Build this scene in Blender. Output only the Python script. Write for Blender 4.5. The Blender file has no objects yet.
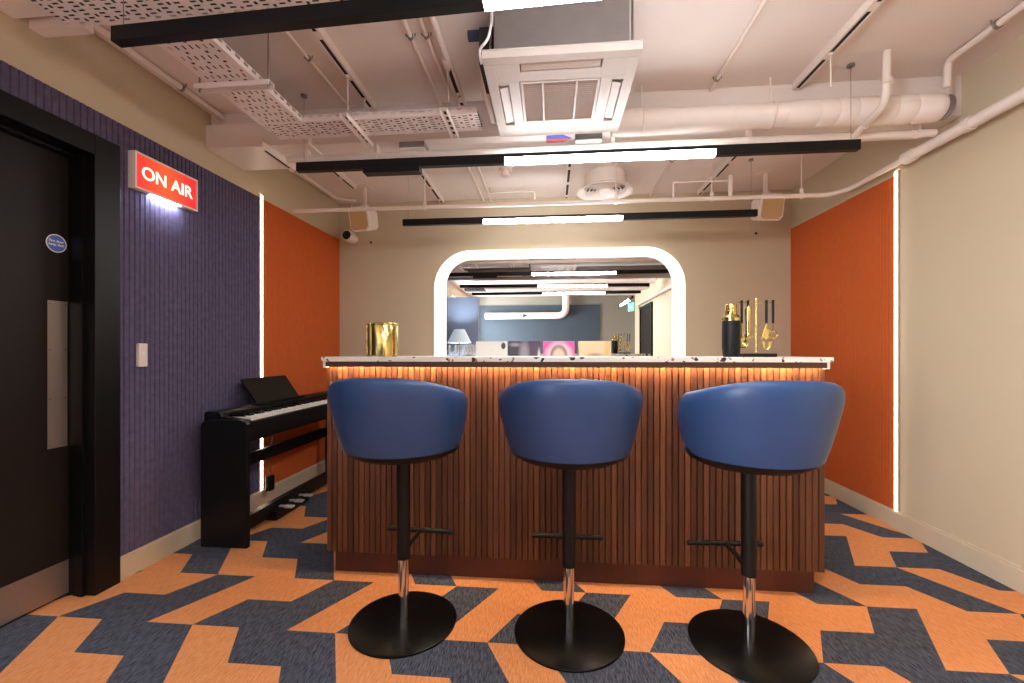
import bpy, bmesh, math, random
from mathutils import Vector, Matrix
random.seed(7)
SC = bpy.context.scene
COL = SC.collection
PI = math.pi

# ------------------------------------------------------------------ materials
def lin(r, g, b):
    def f(c):
        c /= 255.0
        return c/12.92 if c <= .04045 else ((c+.055)/1.055)**2.4
    return (f(r), f(g), f(b), 1)

def mat(name, col, rough=.5, metal=0., noise=0., nscale=20., bump=0., bscale=200., coat=0., spec=None):
    m = bpy.data.materials.new(name); m.use_nodes = True
    nt = m.node_tree; b = nt.nodes['Principled BSDF']
    b.inputs['Base Color'].default_value = col
    b.inputs['Roughness'].default_value = rough
    b.inputs['Metallic'].default_value = metal
    if coat: b.inputs['Coat Weight'].default_value = coat
    if spec is not None: b.inputs['Specular IOR Level'].default_value = spec
    tc = nt.nodes.new('ShaderNodeTexCoord')
    if noise:
        n = nt.nodes.new('ShaderNodeTexNoise'); n.inputs['Scale'].default_value = nscale; n.inputs['Detail'].default_value = 4
        nt.links.new(tc.outputs['Object'], n.inputs['Vector'])
        mx = nt.nodes.new('ShaderNodeMix'); mx.data_type = 'RGBA'
        mx.inputs[6].default_value = tuple(c*(1-noise) for c in col[:3])+(1,)
        mx.inputs[7].default_value = tuple(min(1, c*(1+noise)) for c in col[:3])+(1,)
        nt.links.new(n.outputs['Fac'], mx.inputs[0]); nt.links.new(mx.outputs[2], b.inputs['Base Color'])
    if bump:
        n2 = nt.nodes.new('ShaderNodeTexNoise'); n2.inputs['Scale'].default_value = bscale; n2.inputs['Detail'].default_value = 3
        nt.links.new(tc.outputs['Object'], n2.inputs['Vector'])
        bp = nt.nodes.new('ShaderNodeBump'); bp.inputs['Strength'].default_value = bump; bp.inputs['Distance'].default_value = .003
        nt.links.new(n2.outputs['Fac'], bp.inputs['Height']); nt.links.new(bp.outputs['Normal'], b.inputs['Normal'])
    return m

def emit(name, col, strength, base=None):
    m = bpy.data.materials.new(name); m.use_nodes = True
    b = m.node_tree.nodes['Principled BSDF']
    b.inputs['Base Color'].default_value = base or col
    b.inputs['Emission Color'].default_value = col
    b.inputs['Emission Strength'].default_value = strength
    b.inputs['Roughness'].default_value = .5
    return m

M = {}
M['wall']   = mat('beige wall paint', lin(192,175,148), .75, noise=.03, nscale=3, bump=.05)
M['wallg']  = mat('grey wall paint', lin(120,116,106), .75, noise=.03, nscale=3)
M['ceil']   = mat('white ceiling paint', lin(224,213,206), .8, noise=.04, nscale=2.5, bump=.12, bscale=60)
M['white']  = mat('white painted metal', lin(232,220,212), .45, noise=.03, nscale=6)
M['pipe']   = mat('white pipe paint', lin(226,212,202), .4, noise=.03, nscale=8)
M['trayw']  = mat('white tray steel', lin(236,226,222), .45)
M['skirt']  = mat('beige skirting', lin(196,178,152), .5, noise=.03)
M['black']  = mat('black powder coat', lin(12,12,13), .45, spec=.3)
M['blackg'] = mat('black gloss', lin(7,7,7), .32, spec=.18)
M['doorb']  = mat('black brown door', lin(30,24,21), .5, noise=.15, nscale=2, spec=.22)
M['frameb'] = mat('black frame lacquer', lin(13,11,10), .4, spec=.25)
M['steel']  = mat('brushed steel', lin(196,180,168), .40, metal=.85, noise=.06, nscale=4)
M['galv']   = mat('galvanised steel', lin(150,146,146), .42, metal=.85, noise=.12, nscale=14)
M['chrome'] = mat('chrome', lin(225,220,215), .08, metal=1.)
M['gold']   = mat('polished brass', lin(212,188,116), .17, metal=1., noise=.05)
M['steeld'] = mat('dull steel', lin(176,156,146), .42, metal=.8, noise=.08, nscale=3)
M['blue']   = mat('blue leather', lin(41,68,112), .40, noise=.08, nscale=9, bump=.1, bscale=350, spec=.45)
M['bluew']  = mat('blue felt', lin(90,83,108), .95, noise=.42, nscale=30, bump=.3, bscale=160, spec=.1)
M['orgw']   = mat('rust felt', lin(188,91,45), .95, noise=.10, nscale=22, bump=.25, bscale=160, spec=.1)
M['rearb']  = mat('slate blue panel', lin(50,60,70), .8, noise=.08, nscale=5)
M['cable']  = mat('grey cable', lin(60,56,54), .6)
M['keyw']   = mat('ivory key', lin(236,230,222), .3)
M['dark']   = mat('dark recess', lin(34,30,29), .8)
M['grille'] = mat('beige grille', lin(120,100,92), .7)
M['acw'] = mat('off white plastic', lin(190,178,170), .5)
M['tan']    = mat('tan speaker cloth', lin(196,164,118), .85, bump=.3, bscale=400)
M['glassb'] = mat('smoked lens', lin(8,8,9), .08)
M['insul']  = mat('insulation foil', lin(150,138,130), .5, noise=.35, nscale=30, bump=.6, bscale=40)
M['shade']  = emit('pale lamp shade', (.75,.88,1,1), .32, lin(214,224,230))
M['pedal'] = mat('pale steel', lin(226,220,216), .35, metal=.5)
M['navyp']  = mat('blue pipe insulation', lin(36,42,70), .7)
M['red']    = mat('sticker red', lin(206,44,42), .5)
M['bluest'] = mat('sticker blue', lin(52,54,160), .5)
M['signb']  = mat('sign blue', lin(84,116,196), .4)
M['signw']  = mat('sign white', lin(236,236,236), .4)
M['purple'] = mat('sticker purple', lin(60,36,62), .5)

M['led']    = emit('warm led strip', (1,.84,.60,1), 15)
M['track']  = emit('linear diffuser', (.96,.98,1,1), 72)
M['trackside'] = emit('linear diffuser side', (.96,.98,1,1), 42)
M['halo']   = emit('mirror halo', (1,.92,.80,1), .98)
M['barled'] = emit('bar led', (1,.68,.36,1), 150)
M['airled'] = emit('sign downlight', (.70,.82,1,1), 110)
M['aironw'] = emit('sign letters', (1,.86,.72,1), 1.0)
M['exit']   = emit('exit green', (.1,.75,.5,1), 1.4)

def air_red():
    m = emit('on air red', (1,.07,.03,1), .75, lin(200,30,20))
    nt = m.node_tree; b = nt.nodes['Principled BSDF']
    tc = nt.nodes.new('ShaderNodeTexCoord'); mp = nt.nodes.new('ShaderNodeSeparateXYZ')
    nt.links.new(tc.outputs['Generated'], mp.inputs[0])
    # the tube behind the sheet: brighter along its middle
    a = nt.nodes.new('ShaderNodeMath'); a.operation = 'SUBTRACT'; a.inputs[1].default_value = .45
    nt.links.new(mp.outputs['Y'], a.inputs[0])
    c = nt.nodes.new('ShaderNodeMath'); c.operation = 'ABSOLUTE'; nt.links.new(a.outputs[0], c.inputs[0])
    r = nt.nodes.new('ShaderNodeValToRGB'); r.color_ramp.elements[0].color = (1,.13,.03,1); r.color_ramp.elements[1].color = (.75,.02,.03,1)
    r.color_ramp.elements[1].position = .5
    nt.links.new(c.outputs[0], r.inputs[0]); nt.links.new(r.outputs[0], b.inputs['Emission Color'])
    return m
M['airred'] = air_red()

def mirror_mat():
    m = mat('mirror silver', (.86,.88,.88,1), .0, metal=1.)
    return m
M['mirror'] = mirror_mat()

def glass_mat():
    m = mat('clear glass', (.95,.97,.96,1), .04)
    b = m.node_tree.nodes['Principled BSDF']
    nt = m.node_tree
    tr = nt.nodes.new('ShaderNodeBsdfTransparent'); mx = nt.nodes.new('ShaderNodeMixShader')
    lw = nt.nodes.new('ShaderNodeLayerWeight'); lw.inputs[0].default_value = .35
    nt.links.new(lw.outputs['Facing'], mx.inputs[0]); nt.links.new(tr.outputs[0], mx.inputs[1]); nt.links.new(b.outputs[0], mx.inputs[2])
    nt.links.new(mx.outputs[0], nt.nodes['Material Output'].inputs[0])
    return m
M['glass'] = glass_mat()

def carpet(name, c1, c2, sx, rot):
    m = bpy.data.materials.new(name); m.use_nodes = True
    nt = m.node_tree; b = nt.nodes['Principled BSDF']; b.inputs['Roughness'].default_value = .95; b.inputs['Specular IOR Level'].default_value = .08
    tc = nt.nodes.new('ShaderNodeTexCoord')
    mp = nt.nodes.new('ShaderNodeMapping'); mp.inputs['Rotation'].default_value = (0,0,rot); mp.inputs['Scale'].default_value = (sx*7, sx, sx)
    nt.links.new(tc.outputs['Object'], mp.inputs[0])
    n = nt.nodes.new('ShaderNodeTexNoise'); n.inputs['Scale'].default_value = 28; n.inputs['Detail'].default_value = 5; n.inputs['Roughness'].default_value = .7
    nt.links.new(mp.outputs[0], n.inputs['Vector'])
    r = nt.nodes.new('ShaderNodeValToRGB'); r.color_ramp.elements[0].position = .36; r.color_ramp.elements[1].position = .68
    r.color_ramp.elements[0].color = c1; r.color_ramp.elements[1].color = c2
    nt.links.new(n.outputs['Fac'], r.inputs[0]); nt.links.new(r.outputs[0], b.inputs['Base Color'])
    bp = nt.nodes.new('ShaderNodeBump'); bp.inputs['Strength'].default_value = .35; bp.inputs['Distance'].default_value = .003
    nt.links.new(n.outputs['Fac'], bp.inputs['Height']); nt.links.new(bp.outputs[0], b.inputs['Normal'])
    return m
M['corg'] = carpet('orange carpet', lin(198,124,74), lin(228,157,105), 1, .6)
M['cnav'] = carpet('navy carpet', lin(36,39,50), lin(100,102,112), 1, .6)

def wood(name, c1, c2, c3, pitch, horizontal=False):
    m = bpy.data.materials.new(name); m.use_nodes = True
    nt = m.node_tree; b = nt.nodes['Principled BSDF']; b.inputs['Roughness'].default_value = .42
    tc = nt.nodes.new('ShaderNodeTexCoord')
    sp = nt.nodes.new('ShaderNodeSeparateXYZ'); nt.links.new(tc.outputs['Object'], sp.inputs[0])
    d = nt.nodes.new('ShaderNodeMath'); d.operation = 'DIVIDE'; d.inputs[1].default_value = pitch; nt.links.new(sp.outputs['X'], d.inputs[0])
    fl = nt.nodes.new('ShaderNodeMath'); fl.operation = 'FLOOR'; nt.links.new(d.outputs[0], fl.inputs[0])
    wn = nt.nodes.new('ShaderNodeTexWhiteNoise'); wn.noise_dimensions = '1D'; nt.links.new(fl.outputs[0], wn.inputs['W'])
    mp = nt.nodes.new('ShaderNodeMapping'); mp.inputs['Scale'].default_value = (60,60,3.5); nt.links.new(tc.outputs['Object'], mp.inputs[0])
    n = nt.nodes.new('ShaderNodeTexNoise'); n.inputs['Scale'].default_value = 1.2; n.inputs['Detail'].default_value = 5; nt.links.new(mp.outputs[0], n.inputs['Vector'])
    a = nt.nodes.new('ShaderNodeMath'); a.operation = 'MULTIPLY_ADD'; a.inputs[1].default_value = .45; nt.links.new(wn.outputs['Value'], a.inputs[0])
    s = nt.nodes.new('ShaderNodeMath'); s.operation = 'MULTIPLY'; s.inputs[1].default_value = .55; nt.links.new(n.outputs['Fac'], s.inputs[0])
    nt.links.new(s.outputs[0], a.inputs[2])
    r = nt.nodes.new('ShaderNodeValToRGB'); e = r.color_ramp.elements
    e[0].position = .15; e[0].color = c1; e[1].position = .85; e[1].color = c3
    k = e.new(.5); k.color = c2
    nt.links.new(a.outputs[0], r.inputs[0]); nt.links.new(r.outputs[0], b.inputs['Base Color'])
    return m
M['slat']   = wood('walnut slats', lin(58,31,18), lin(90,51,31), lin(124,77,48), .0284)
M['plinth'] = wood('red walnut plinth', lin(58,26,18), lin(72,33,22), lin(84,40,27), .31)
M['fascia'] = mat('dark walnut', lin(70,40,26), .5, noise=.2, nscale=12)

def terrazzo():
    m = bpy.data.materials.new('terrazzo'); m.use_nodes = True
    nt = m.node_tree; b = nt.nodes['Principled BSDF']; b.inputs['Roughness'].default_value = .3
    tc = nt.nodes.new('ShaderNodeTexCoord')
    n0 = nt.nodes.new('ShaderNodeTexNoise'); n0.inputs['Scale'].default_value = 40
    nt.links.new(tc.outputs['Object'], n0.inputs['Vector'])
    mxv = nt.nodes.new('ShaderNodeMix'); mxv.data_type = 'VECTOR'; mxv.inputs[0].default_value = .03
    nt.links.new(tc.outputs['Object'], mxv.inputs[4]); nt.links.new(n0.outputs['Color'], mxv.inputs[5])
    base = lin(232,222,212)
    prev = None
    for sc, thr, col, sel in ((24, .36, lin(58,44,42), .26), (46, .34, lin(150,116,100), .28), (40, .32, lin(30,26,28), .28)):
        v = nt.nodes.new('ShaderNodeTexVoronoi'); v.inputs['Scale'].default_value = sc
        nt.links.new(mxv.outputs[1], v.inputs['Vector'])
        lt = nt.nodes.new('ShaderNodeMath'); lt.operation = 'LESS_THAN'; lt.inputs[1].default_value = thr; nt.links.new(v.outputs['Distance'], lt.inputs[0])
        spc = nt.nodes.new('ShaderNodeSeparateColor'); nt.links.new(v.outputs['Color'], spc.inputs[0])
        l2 = nt.nodes.new('ShaderNodeMath'); l2.operation = 'LESS_THAN'; l2.inputs[1].default_value = sel; nt.links.new(spc.outputs[0], l2.inputs[0])
        mm = nt.nodes.new('ShaderNodeMath'); mm.operation = 'MULTIPLY'; nt.links.new(lt.outputs[0], mm.inputs[0]); nt.links.new(l2.outputs[0], mm.inputs[1])
        mx = nt.nodes.new('ShaderNodeMix'); mx.data_type = 'RGBA'; mx.inputs[7].default_value = col
        if prev is None: mx.inputs[6].default_value = base
        else: nt.links.new(prev, mx.inputs[6])
        nt.links.new(mm.outputs[0], mx.inputs[0]); prev = mx.outputs[2]
    nt.links.new(prev, b.inputs['Base Color'])
    return m
M['terr'] = terrazzo()

def art(name, base, blobs):
    """printed sleeve: soft-edged blobs of colour placed on the front, in the sleeve's own coordinates"""
    m = bpy.data.materials.new(name); m.use_nodes = True
    nt = m.node_tree; b = nt.nodes['Principled BSDF']; b.inputs['Roughness'].default_value = .35
    tc = nt.nodes.new('ShaderNodeTexCoord'); prev = None
    for (cx, cz, rx, rz, soft, col) in blobs:
        mp = nt.nodes.new('ShaderNodeMapping'); mp.vector_type = 'POINT'
        mp.inputs['Location'].default_value = (-cx/rx, 0, -cz/rz); mp.inputs['Scale'].default_value = (1/rx, 0, 1/rz)
        nt.links.new(tc.outputs['Generated'], mp.inputs[0])
        ln = nt.nodes.new('ShaderNodeVectorMath'); ln.operation = 'LENGTH'; nt.links.new(mp.outputs[0], ln.inputs[0])
        mr = nt.nodes.new('ShaderNodeMapRange'); mr.inputs[1].default_value = 1-soft; mr.inputs[2].default_value = 1+soft
        mr.inputs[3].default_value = 1; mr.inputs[4].default_value = 0
        nt.links.new(ln.outputs['Value'], mr.inputs[0])
        mx = nt.nodes.new('ShaderNodeMix'); mx.data_type = 'RGBA'; mx.inputs[7].default_value = col
        if prev is None: mx.inputs[6].default_value = base
        else: nt.links.new(prev, mx.inputs[6])
        nt.links.new(mr.outputs[0], mx.inputs[0]); prev = mx.outputs[2]
    nt.links.new(prev, b.inputs['Base Color'])
    return m

# ------------------------------------------------------------------ mesh helpers
def NB(): return bmesh.new()

def box(bm, x0, x1, y0, y1, z0, z1, rot=None, about=None, bev=0.):
    t = bmesh.new()
    bmesh.ops.create_cube(t, size=1)
    for v in t.verts:
        v.co = Vector(((x0+x1)/2+v.co.x*(x1-x0), (y0+y1)/2+v.co.y*(y1-y0), (z0+z1)/2+v.co.z*(z1-z0)))
    if bev: bmesh.ops.bevel(t, geom=t.edges[:], offset=bev, segments=2, affect='EDGES', profile=.5)
    if rot is not None:
        a = Vector(about) if about is not None else Vector(((x0+x1)/2,(y0+y1)/2,(z0+z1)/2))
        for v in t.verts: v.co = a + rot @ (v.co-a)
    merge(bm, t)

def merge(bm, t, mi=0):
    mp = {}
    for v in t.verts: mp[v] = bm.verts.new(v.co)
    for f in t.faces:
        try:
            nf = bm.faces.new([mp[v] for v in f.verts]); nf.smooth = f.smooth; nf.material_index = mi or f.material_index
        except ValueError: pass
    t.free()

def lathe(bm, prof, c=(0,0,0), n=32, axis='Z', cap=True):
    """prof: (r, h) pairs"""
    rings = []
    for r, h in prof:
        ring = []
        for i in range(n):
            a = 2*PI*i/n; x, y = r*math.cos(a), r*math.sin(a)
            p = {'Z': (x, y, h), 'Y': (x, h, -y), 'X': (h, x, y)}[axis]
            ring.append(bm.verts.new((c[0]+p[0], c[1]+p[1], c[2]+p[2])))
        rings.append(ring)
    for a, b in zip(rings, rings[1:]):
        for i in range(n):
            f = bm.faces.new((a[i], a[(i+1)%n], b[(i+1)%n], b[i])); f.smooth = True
    if cap:
        try: bm.faces.new(list(reversed(rings[0])))
        except ValueError: pass
        try: bm.faces.new(rings[-1])
        except ValueError: pass

def tube(bm, pts, r, n=12, fil=0., cap=True, closed=False):
    pts = [Vector(p) for p in pts]
    if fil:
        out = [pts[0]]
        for a, b, c in zip(pts, pts[1:], pts[2:]):
            d1 = (a-b).normalized(); d2 = (c-b).normalized()
            k = min(fil, (a-b).length*.45, (c-b).length*.45)
            p, q = b+d1*k, b+d2*k
            for i in range(7):
                s = i/6
                out.append(p*(1-s)**2 + b*2*s*(1-s) + q*s*s)
        out.append(pts[-1]); pts = out
    rings = []; prevn = None
    N = len(pts)
    for i, p in enumerate(pts):
        if closed: d = (pts[(i+1)%N]-pts[i-1]).normalized()
        elif i == 0: d = (pts[1]-p).normalized()
        elif i == N-1: d = (p-pts[i-1]).normalized()
        else: d = (pts[i+1]-pts[i-1]).normalized()
        if prevn is None:
            u = Vector((0,0,1)) if abs(d.z) < .9 else Vector((1,0,0))
            nn = (u - d*u.dot(d)).normalized()
        else:
            nn = (prevn - d*prevn.dot(d)).normalized()
        prevn = nn; bn = d.cross(nn)
        rr = r[i] if isinstance(r, (list, tuple)) else r
        rings.append([bm.verts.new(p + nn*rr*math.cos(2*PI*k/n) + bn*rr*math.sin(2*PI*k/n)) for k in range(n)])
    prs = list(zip(rings, rings[1:]))
    if closed: prs.append((rings[-1], rings[0]))
    for a, b in prs:
        for k in range(n):
            f = bm.faces.new((a[k], a[(k+1)%n], b[(k+1)%n], b[k])); f.smooth = True
    if cap and not closed:
        bm.faces.new(list(reversed(rings[0]))); bm.faces.new(rings[-1])

def prism(bm, poly, axis, a, b):
    """poly: 2-D outline; axis: the extruded axis"""
    def P(p, h):
        return {'X': (h, p[0], p[1]), 'Y': (p[0], h, p[1]), 'Z': (p[0], p[1], h)}[axis]
    v0 = [bm.verts.new(P(p, a)) for p in poly]; v1 = [bm.verts.new(P(p, b)) for p in poly]
    n = len(poly)
    bm.faces.new(v0); bm.faces.new(list(reversed(v1)))
    for i in range(n): bm.faces.new((v0[i], v1[i], v1[(i+1)%n], v0[(i+1)%n]))

def link(name, bm, m, parent=None, loc=None, bevel=0., smooth=False):
    bmesh.ops.recalc_face_normals(bm, faces=bm.faces[:])
    me = bpy.data.meshes.new(name); bm.to_mesh(me); bm.free()
    for x in (m if isinstance(m, list) else [m]): me.materials.append(x)
    sm = [p.use_smooth for p in me.polygons]
    if any(sm):
        me.set_sharp_from_angle(angle=math.radians(42)); me.polygons.foreach_set('use_smooth', sm)
    o = bpy.data.objects.new(name, me); COL.objects.link(o)
    if smooth:
        for p in me.polygons: p.use_smooth = True
    if bevel:
        b = o.modifiers.new('edge', 'BEVEL'); b.width = bevel; b.segments = 2; b.limit_method = 'ANGLE'; b.angle_limit = math.radians(50)
    if parent: o.parent = parent
    if loc: o.location = loc
    return o

def thing(name, label, cat, loc=(0,0,0), group=None, rz=0):
    o = bpy.data.objects.new(name, None); COL.objects.link(o); o.location = loc; o.rotation_euler = (0,0,rz)
    o.empty_display_size = .1
    o['label'] = label; o['category'] = cat
    if group: o['group'] = group
    return o
def tag(o, label, cat, group=None):
    o['label'] = label; o['category'] = cat
    if group: o['group'] = group
    return o
def struct(o, label=None, cat=None):
    o['kind'] = 'structure'
    if label: o['label'] = label
    if cat: o['category'] = cat
    return o
def dup(root, loc, label, rz=None):
    r = root.copy(); COL.objects.link(r); r.location = loc; r['label'] = label
    if rz is not None: r.rotation_euler = (0,0,rz)
    for ch in root.children:
        c = ch.copy(); COL.objects.link(c); c.parent = r
        for g in ch.children:
            d = g.copy(); COL.objects.link(d); d.parent = c
    return r
def P(name, m, parent, fn, bevel=0., smooth=False):
    bm = NB(); fn(bm); return link(name, bm, m, parent, bevel=bevel, smooth=smooth)

# ------------------------------------------------------------------ room shell
XL, XR, YB, YR, ZC = -2.11, 2.19, 4.13, -3.2, 2.60
DY0, DY1, DZ = .93, 1.793, 2.025          # doorway on the left wall (clear opening)

def floor_mesh():
    px, py = .2037, .1908; x0 = -.0395; y0 = 1.643
    rows = {-2:{1}, -1:{0,1}, 0:{2,0}, 1:{0}, 2:{2}, 3:{1,2}, 4:{0,1}, 5:{1}, 6:{0}, 7:{2,0}, 8:{0,1}, 9:{1}, 10:{0}, 11:{2,0}, 12:{1,2}, 13:{1}}
    def tri(r):  # sideways offset at the row line r
        return px*[0, .5, 1, .5][r % 4]
    bm = NB()
    for r in range(-27, 14):
        nv = rows.get(r, rows[(r+2) % 10 - 2])
        ya, yb = y0+r*py, y0+(r+1)*py
        for i in range(-13, 13):
            xa = x0+i*px
            q = [(xa+tri(r), ya), (xa+px+tri(r), ya), (xa+px+tri(r+1), yb), (xa+tri(r+1), yb)]
            f = bm.faces.new([bm.verts.new((x, y, 0)) for x, y in q])
            f.material_index = 1 if i % 3 in nv else 0
    bmesh.ops.remove_doubles(bm, verts=bm.verts[:], dist=.0005)
    for co, no in (((XL-.16,0,0),(-1,0,0)), ((XR,0,0),(1,0,0)), ((0,YB,0),(0,1,0)), ((0,YR,0),(0,-1,0))):
        bmesh.ops.bisect_plane(bm, geom=bm.verts[:]+bm.edges[:]+bm.faces[:], plane_co=co, plane_no=no, clear_outer=True)
    g = bmesh.ops.extrude_face_region(bm, geom=bm.faces[:])
    for v in g['geom']:
        if isinstance(v, bmesh.types.BMVert): v.co.z -= .06
    return bm
struct(link('floor', floor_mesh(), [M['corg'], M['cnav']]))
bm = NB(); box(bm, XL-.2, XR+.2, YR-.2, YB+.2, ZC, ZC+.15); struct(link('ceiling', bm, M['ceil']))
bm = NB(); box(bm, XL-.2, XR+.2, YB, YB+.2, -.06, ZC); struct(link('wall_back', bm, M['wall']))
bm = NB(); box(bm, XR, XR+.2, YR, YB, -.06, ZC); struct(link('wall_right', bm, M['wall']))
bm = NB()
box(bm, XL-.2, XL, DY1+.06, YB, -.06, ZC); box(bm, XL-.2, XL, YR, -2.8, -.06, ZC); box(bm, XL-.2, XL, -.85, DY0-.06, -.06, ZC); box(bm, XL-.2, XL, -2.8, -.85, -.06, .75); box(bm, XL-.2, XL, -2.8, -.85, 2.35, ZC); box(bm, XL-.2, XL, DY0-.06, DY1+.06, DZ+.05, ZC)
struct(link('wall_left', bm, M['wall']))
bm = NB(); box(bm, XL-.2, XR+.2, YR-.2, YR, -.06, ZC); struct(link('wall_rear', bm, M['wallg']))
# skirting
def skirting(bm, x0, x1, y0, y1, dx, dy):
    box(bm, x0, x1, y0, y1, 0, .105)
    box(bm, x0+max(dx,0)*.006, x1+min(dx,0)*.006, y0+max(dy,0)*.006, y1+min(dy,0)*.006, .105, .117)
bm = NB(); skirting(bm, XR-.016, XR, YR, YB, 1, 0); struct(link('baseboard_right', bm, M['skirt']))
bm = NB(); skirting(bm, XL, XL+.016, 1.916, YB, -1, 0); struct(link('baseboard_left', bm, M['skirt']))
bm = NB(); skirting(bm, XL+.016, XR-.016, YB-.016, YB, 0, 1); struct(link('baseboard_back', bm, M['skirt']))
# downstand beam
bm = NB(); box(bm, XL, XR, 2.505, 2.76, 2.385, ZC); struct(link('trim_1', bm, M['ceil']), 'white painted beam spanning the ceiling behind the air conditioner', 'beam')
bm = NB(); box(bm, XL, -1.45, 2.465, 2.79, 2.372, 2.515); struct(link('trim_2', bm, M['white']), 'white boxed-in soffit below the beam at the door wall', 'soffit')
bm = NB(); box(bm, XL, -1.875, .4, 1.515, 2.435, ZC); box(bm, XL, -1.885, 1.565, 1.62, 2.437, ZC); box(bm, XL, -1.91, 1.515, 1.565, 2.50, ZC)
struct(link('trim_3', bm, M['white']), 'white bulkhead under the ceiling above the black door', 'bulkhead')
# rear corner nib wall and panel behind the photographer
bm = NB(); box(bm, XL, -1.47, -.60, -.42, 0, 2.24); struct(link('wall_nib', bm, mat('nib blue', lin(136,152,178), .8, noise=.06)))
bm = NB(); box(bm, XL, 1.28, YR, YR+.03, 0, 2.36); struct(link('trim_4', bm, M['rearb']), 'slate blue panelling on the wall seen in the mirror', 'panelling')

# ------------------------------------------------------------------ felt wall panels
def ribbed(bm, x, nx, y0, y1, z0, z1, pitch, depth, t=.012):
    """ribbed sheet on a side wall; nx = +1 faces +X"""
    n = max(1, round((y1-y0)/pitch)); p = (y1-y0)/n
    prof = []
    for i in range(n):
        a = y0+i*p
        prof += [(a+.001, t-depth), (a+p*.16, t), (a+p*.84, t), (a+p-.001, t-depth)]
    lo, hi = [], []
    for (y, d) in prof:
        lo.append(bm.verts.new((x+nx*d, y, z0))); hi.append(bm.verts.new((x+nx*d, y, z1)))
    for i in range(len(prof)-1): bm.faces.new((lo[i], lo[i+1], hi[i+1], hi[i]))
    x += nx*.0008
    b = [bm.verts.new((x, y, z)) for y, z in ((y0,z0),(y1,z0),(y1,z1),(y0,z1))]
    bm.faces.new(b); bm.faces.new([b[0], b[1]]+list(reversed(lo))); bm.faces.new([b[3], b[2]]+list(reversed(hi)))
    bm.faces.new([b[0], lo[0], hi[0], b[3]]); bm.faces.new([b[1], lo[-1], hi[-1], b[2]])
bm = NB()
ribbed(bm, XL, 1, 1.916, 2.945, .117, 2.24, .028, .005)
ribbed(bm, XL, 1, -.40, DY0-.109, .117, 2.24, .028, .005)
ribbed(bm, XL, 1, DY0-.109, 1.916, 2.125, 2.24, .028, .005)
tag(link('acoustic_panel', bm, M['bluew']), 'dark blue ribbed felt panelling around the black door', 'wall panel')
bm = NB(); ribbed(bm, XL, 1, 2.972, YB-.001, .117, 2.24, .028, .0018)
tag(link('acoustic_panel', bm, M['orgw']), 'rust orange felt wall panel behind the digital piano', 'wall panel')
bm = NB(); ribbed(bm, XR, -1, 2.941, YB-.001, .117, 2.24, .028, .0018)
tag(link('acoustic_panel', bm, M['orgw']), 'rust orange felt wall panel beside the bar tools, opposite the piano', 'wall panel')
def led_strip(x, nx, y, label):
    t = thing('led_strip', label, 'led strip', (x, y, .117))
    def ch(bm): box(bm, 0 if nx > 0 else -.012, .012 if nx > 0 else 0, -.0125, -.0095, 0, 2.15); box(bm, 0 if nx > 0 else -.012, .012 if nx > 0 else 0, .0095, .0125, 0, 2.15)
    P('channel', M['steel'], t, ch)
    P('diffuser', M['led'], t, lambda bm: box(bm, 0 if nx > 0 else -.0155, .0155 if nx > 0 else 0, -.0095, .0095, 0, 2.145))
led_strip(XL, 1, 2.9585, 'glowing vertical led strip between blue and orange panels behind the piano')
led_strip(XR, -1, 2.926, 'glowing vertical led strip between orange panel and bare beige wall')

# ------------------------------------------------------------------ door
d = thing('door_1', 'black door with steel push plate and kick plate in a black frame', 'door', (XL, DY0, 0)); d['kind'] = 'structure'
W = DY1-DY0
P('door_leaf', M['doorb'], d, lambda bm: box(bm, -.15, -.105, .012, W+.03, .006, DZ, bev=.003))
def dframe(bm):
    for a, b in ((W, W+.119), (-.107, 0)):
        pa = (a, b)
        box(bm, -.02, .03, pa[0]+.0, pa[1], 0, DZ+.095, bev=.003)
    box(bm, -.02, .03, 0, W, DZ, DZ+.095, bev=.003)
    box(bm, -.19, -.02, W, W+.06, 0, DZ+.05); box(bm, -.19, -.02, -.06, 0, 0, DZ+.05); box(bm, -.19, -.02, 0, W, DZ, DZ+.05)
    box(bm, -.075, -.02, W-.006, W, 0, DZ); box(bm, -.05, -.02, W-.012, W-.006, 0, DZ)
    box(bm, -.19, -.152, W-.03, W, 0, DZ); box(bm, -.1, -.06, 0, W, DZ-.012, DZ)
P('door_frame', M['frameb'], d, dframe)
pp = P('push_plate', M['steel'], d, lambda bm: box(bm, -.105, -.1035, .78, .858, .69, 1.35))
def scr(bm):
    for y in (.788, .85):
        for z in (.705, .91, 1.13, 1.335): lathe(bm, ((.004,-.1036),(.004,-.1025)), (0,y,z), 8, 'X')
P('screw', M['galv'], pp, scr)
P('kick_plate', M['steeld'], d, lambda bm: box(bm, -.105, -.1035, .03, .868, .012, .165))
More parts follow.
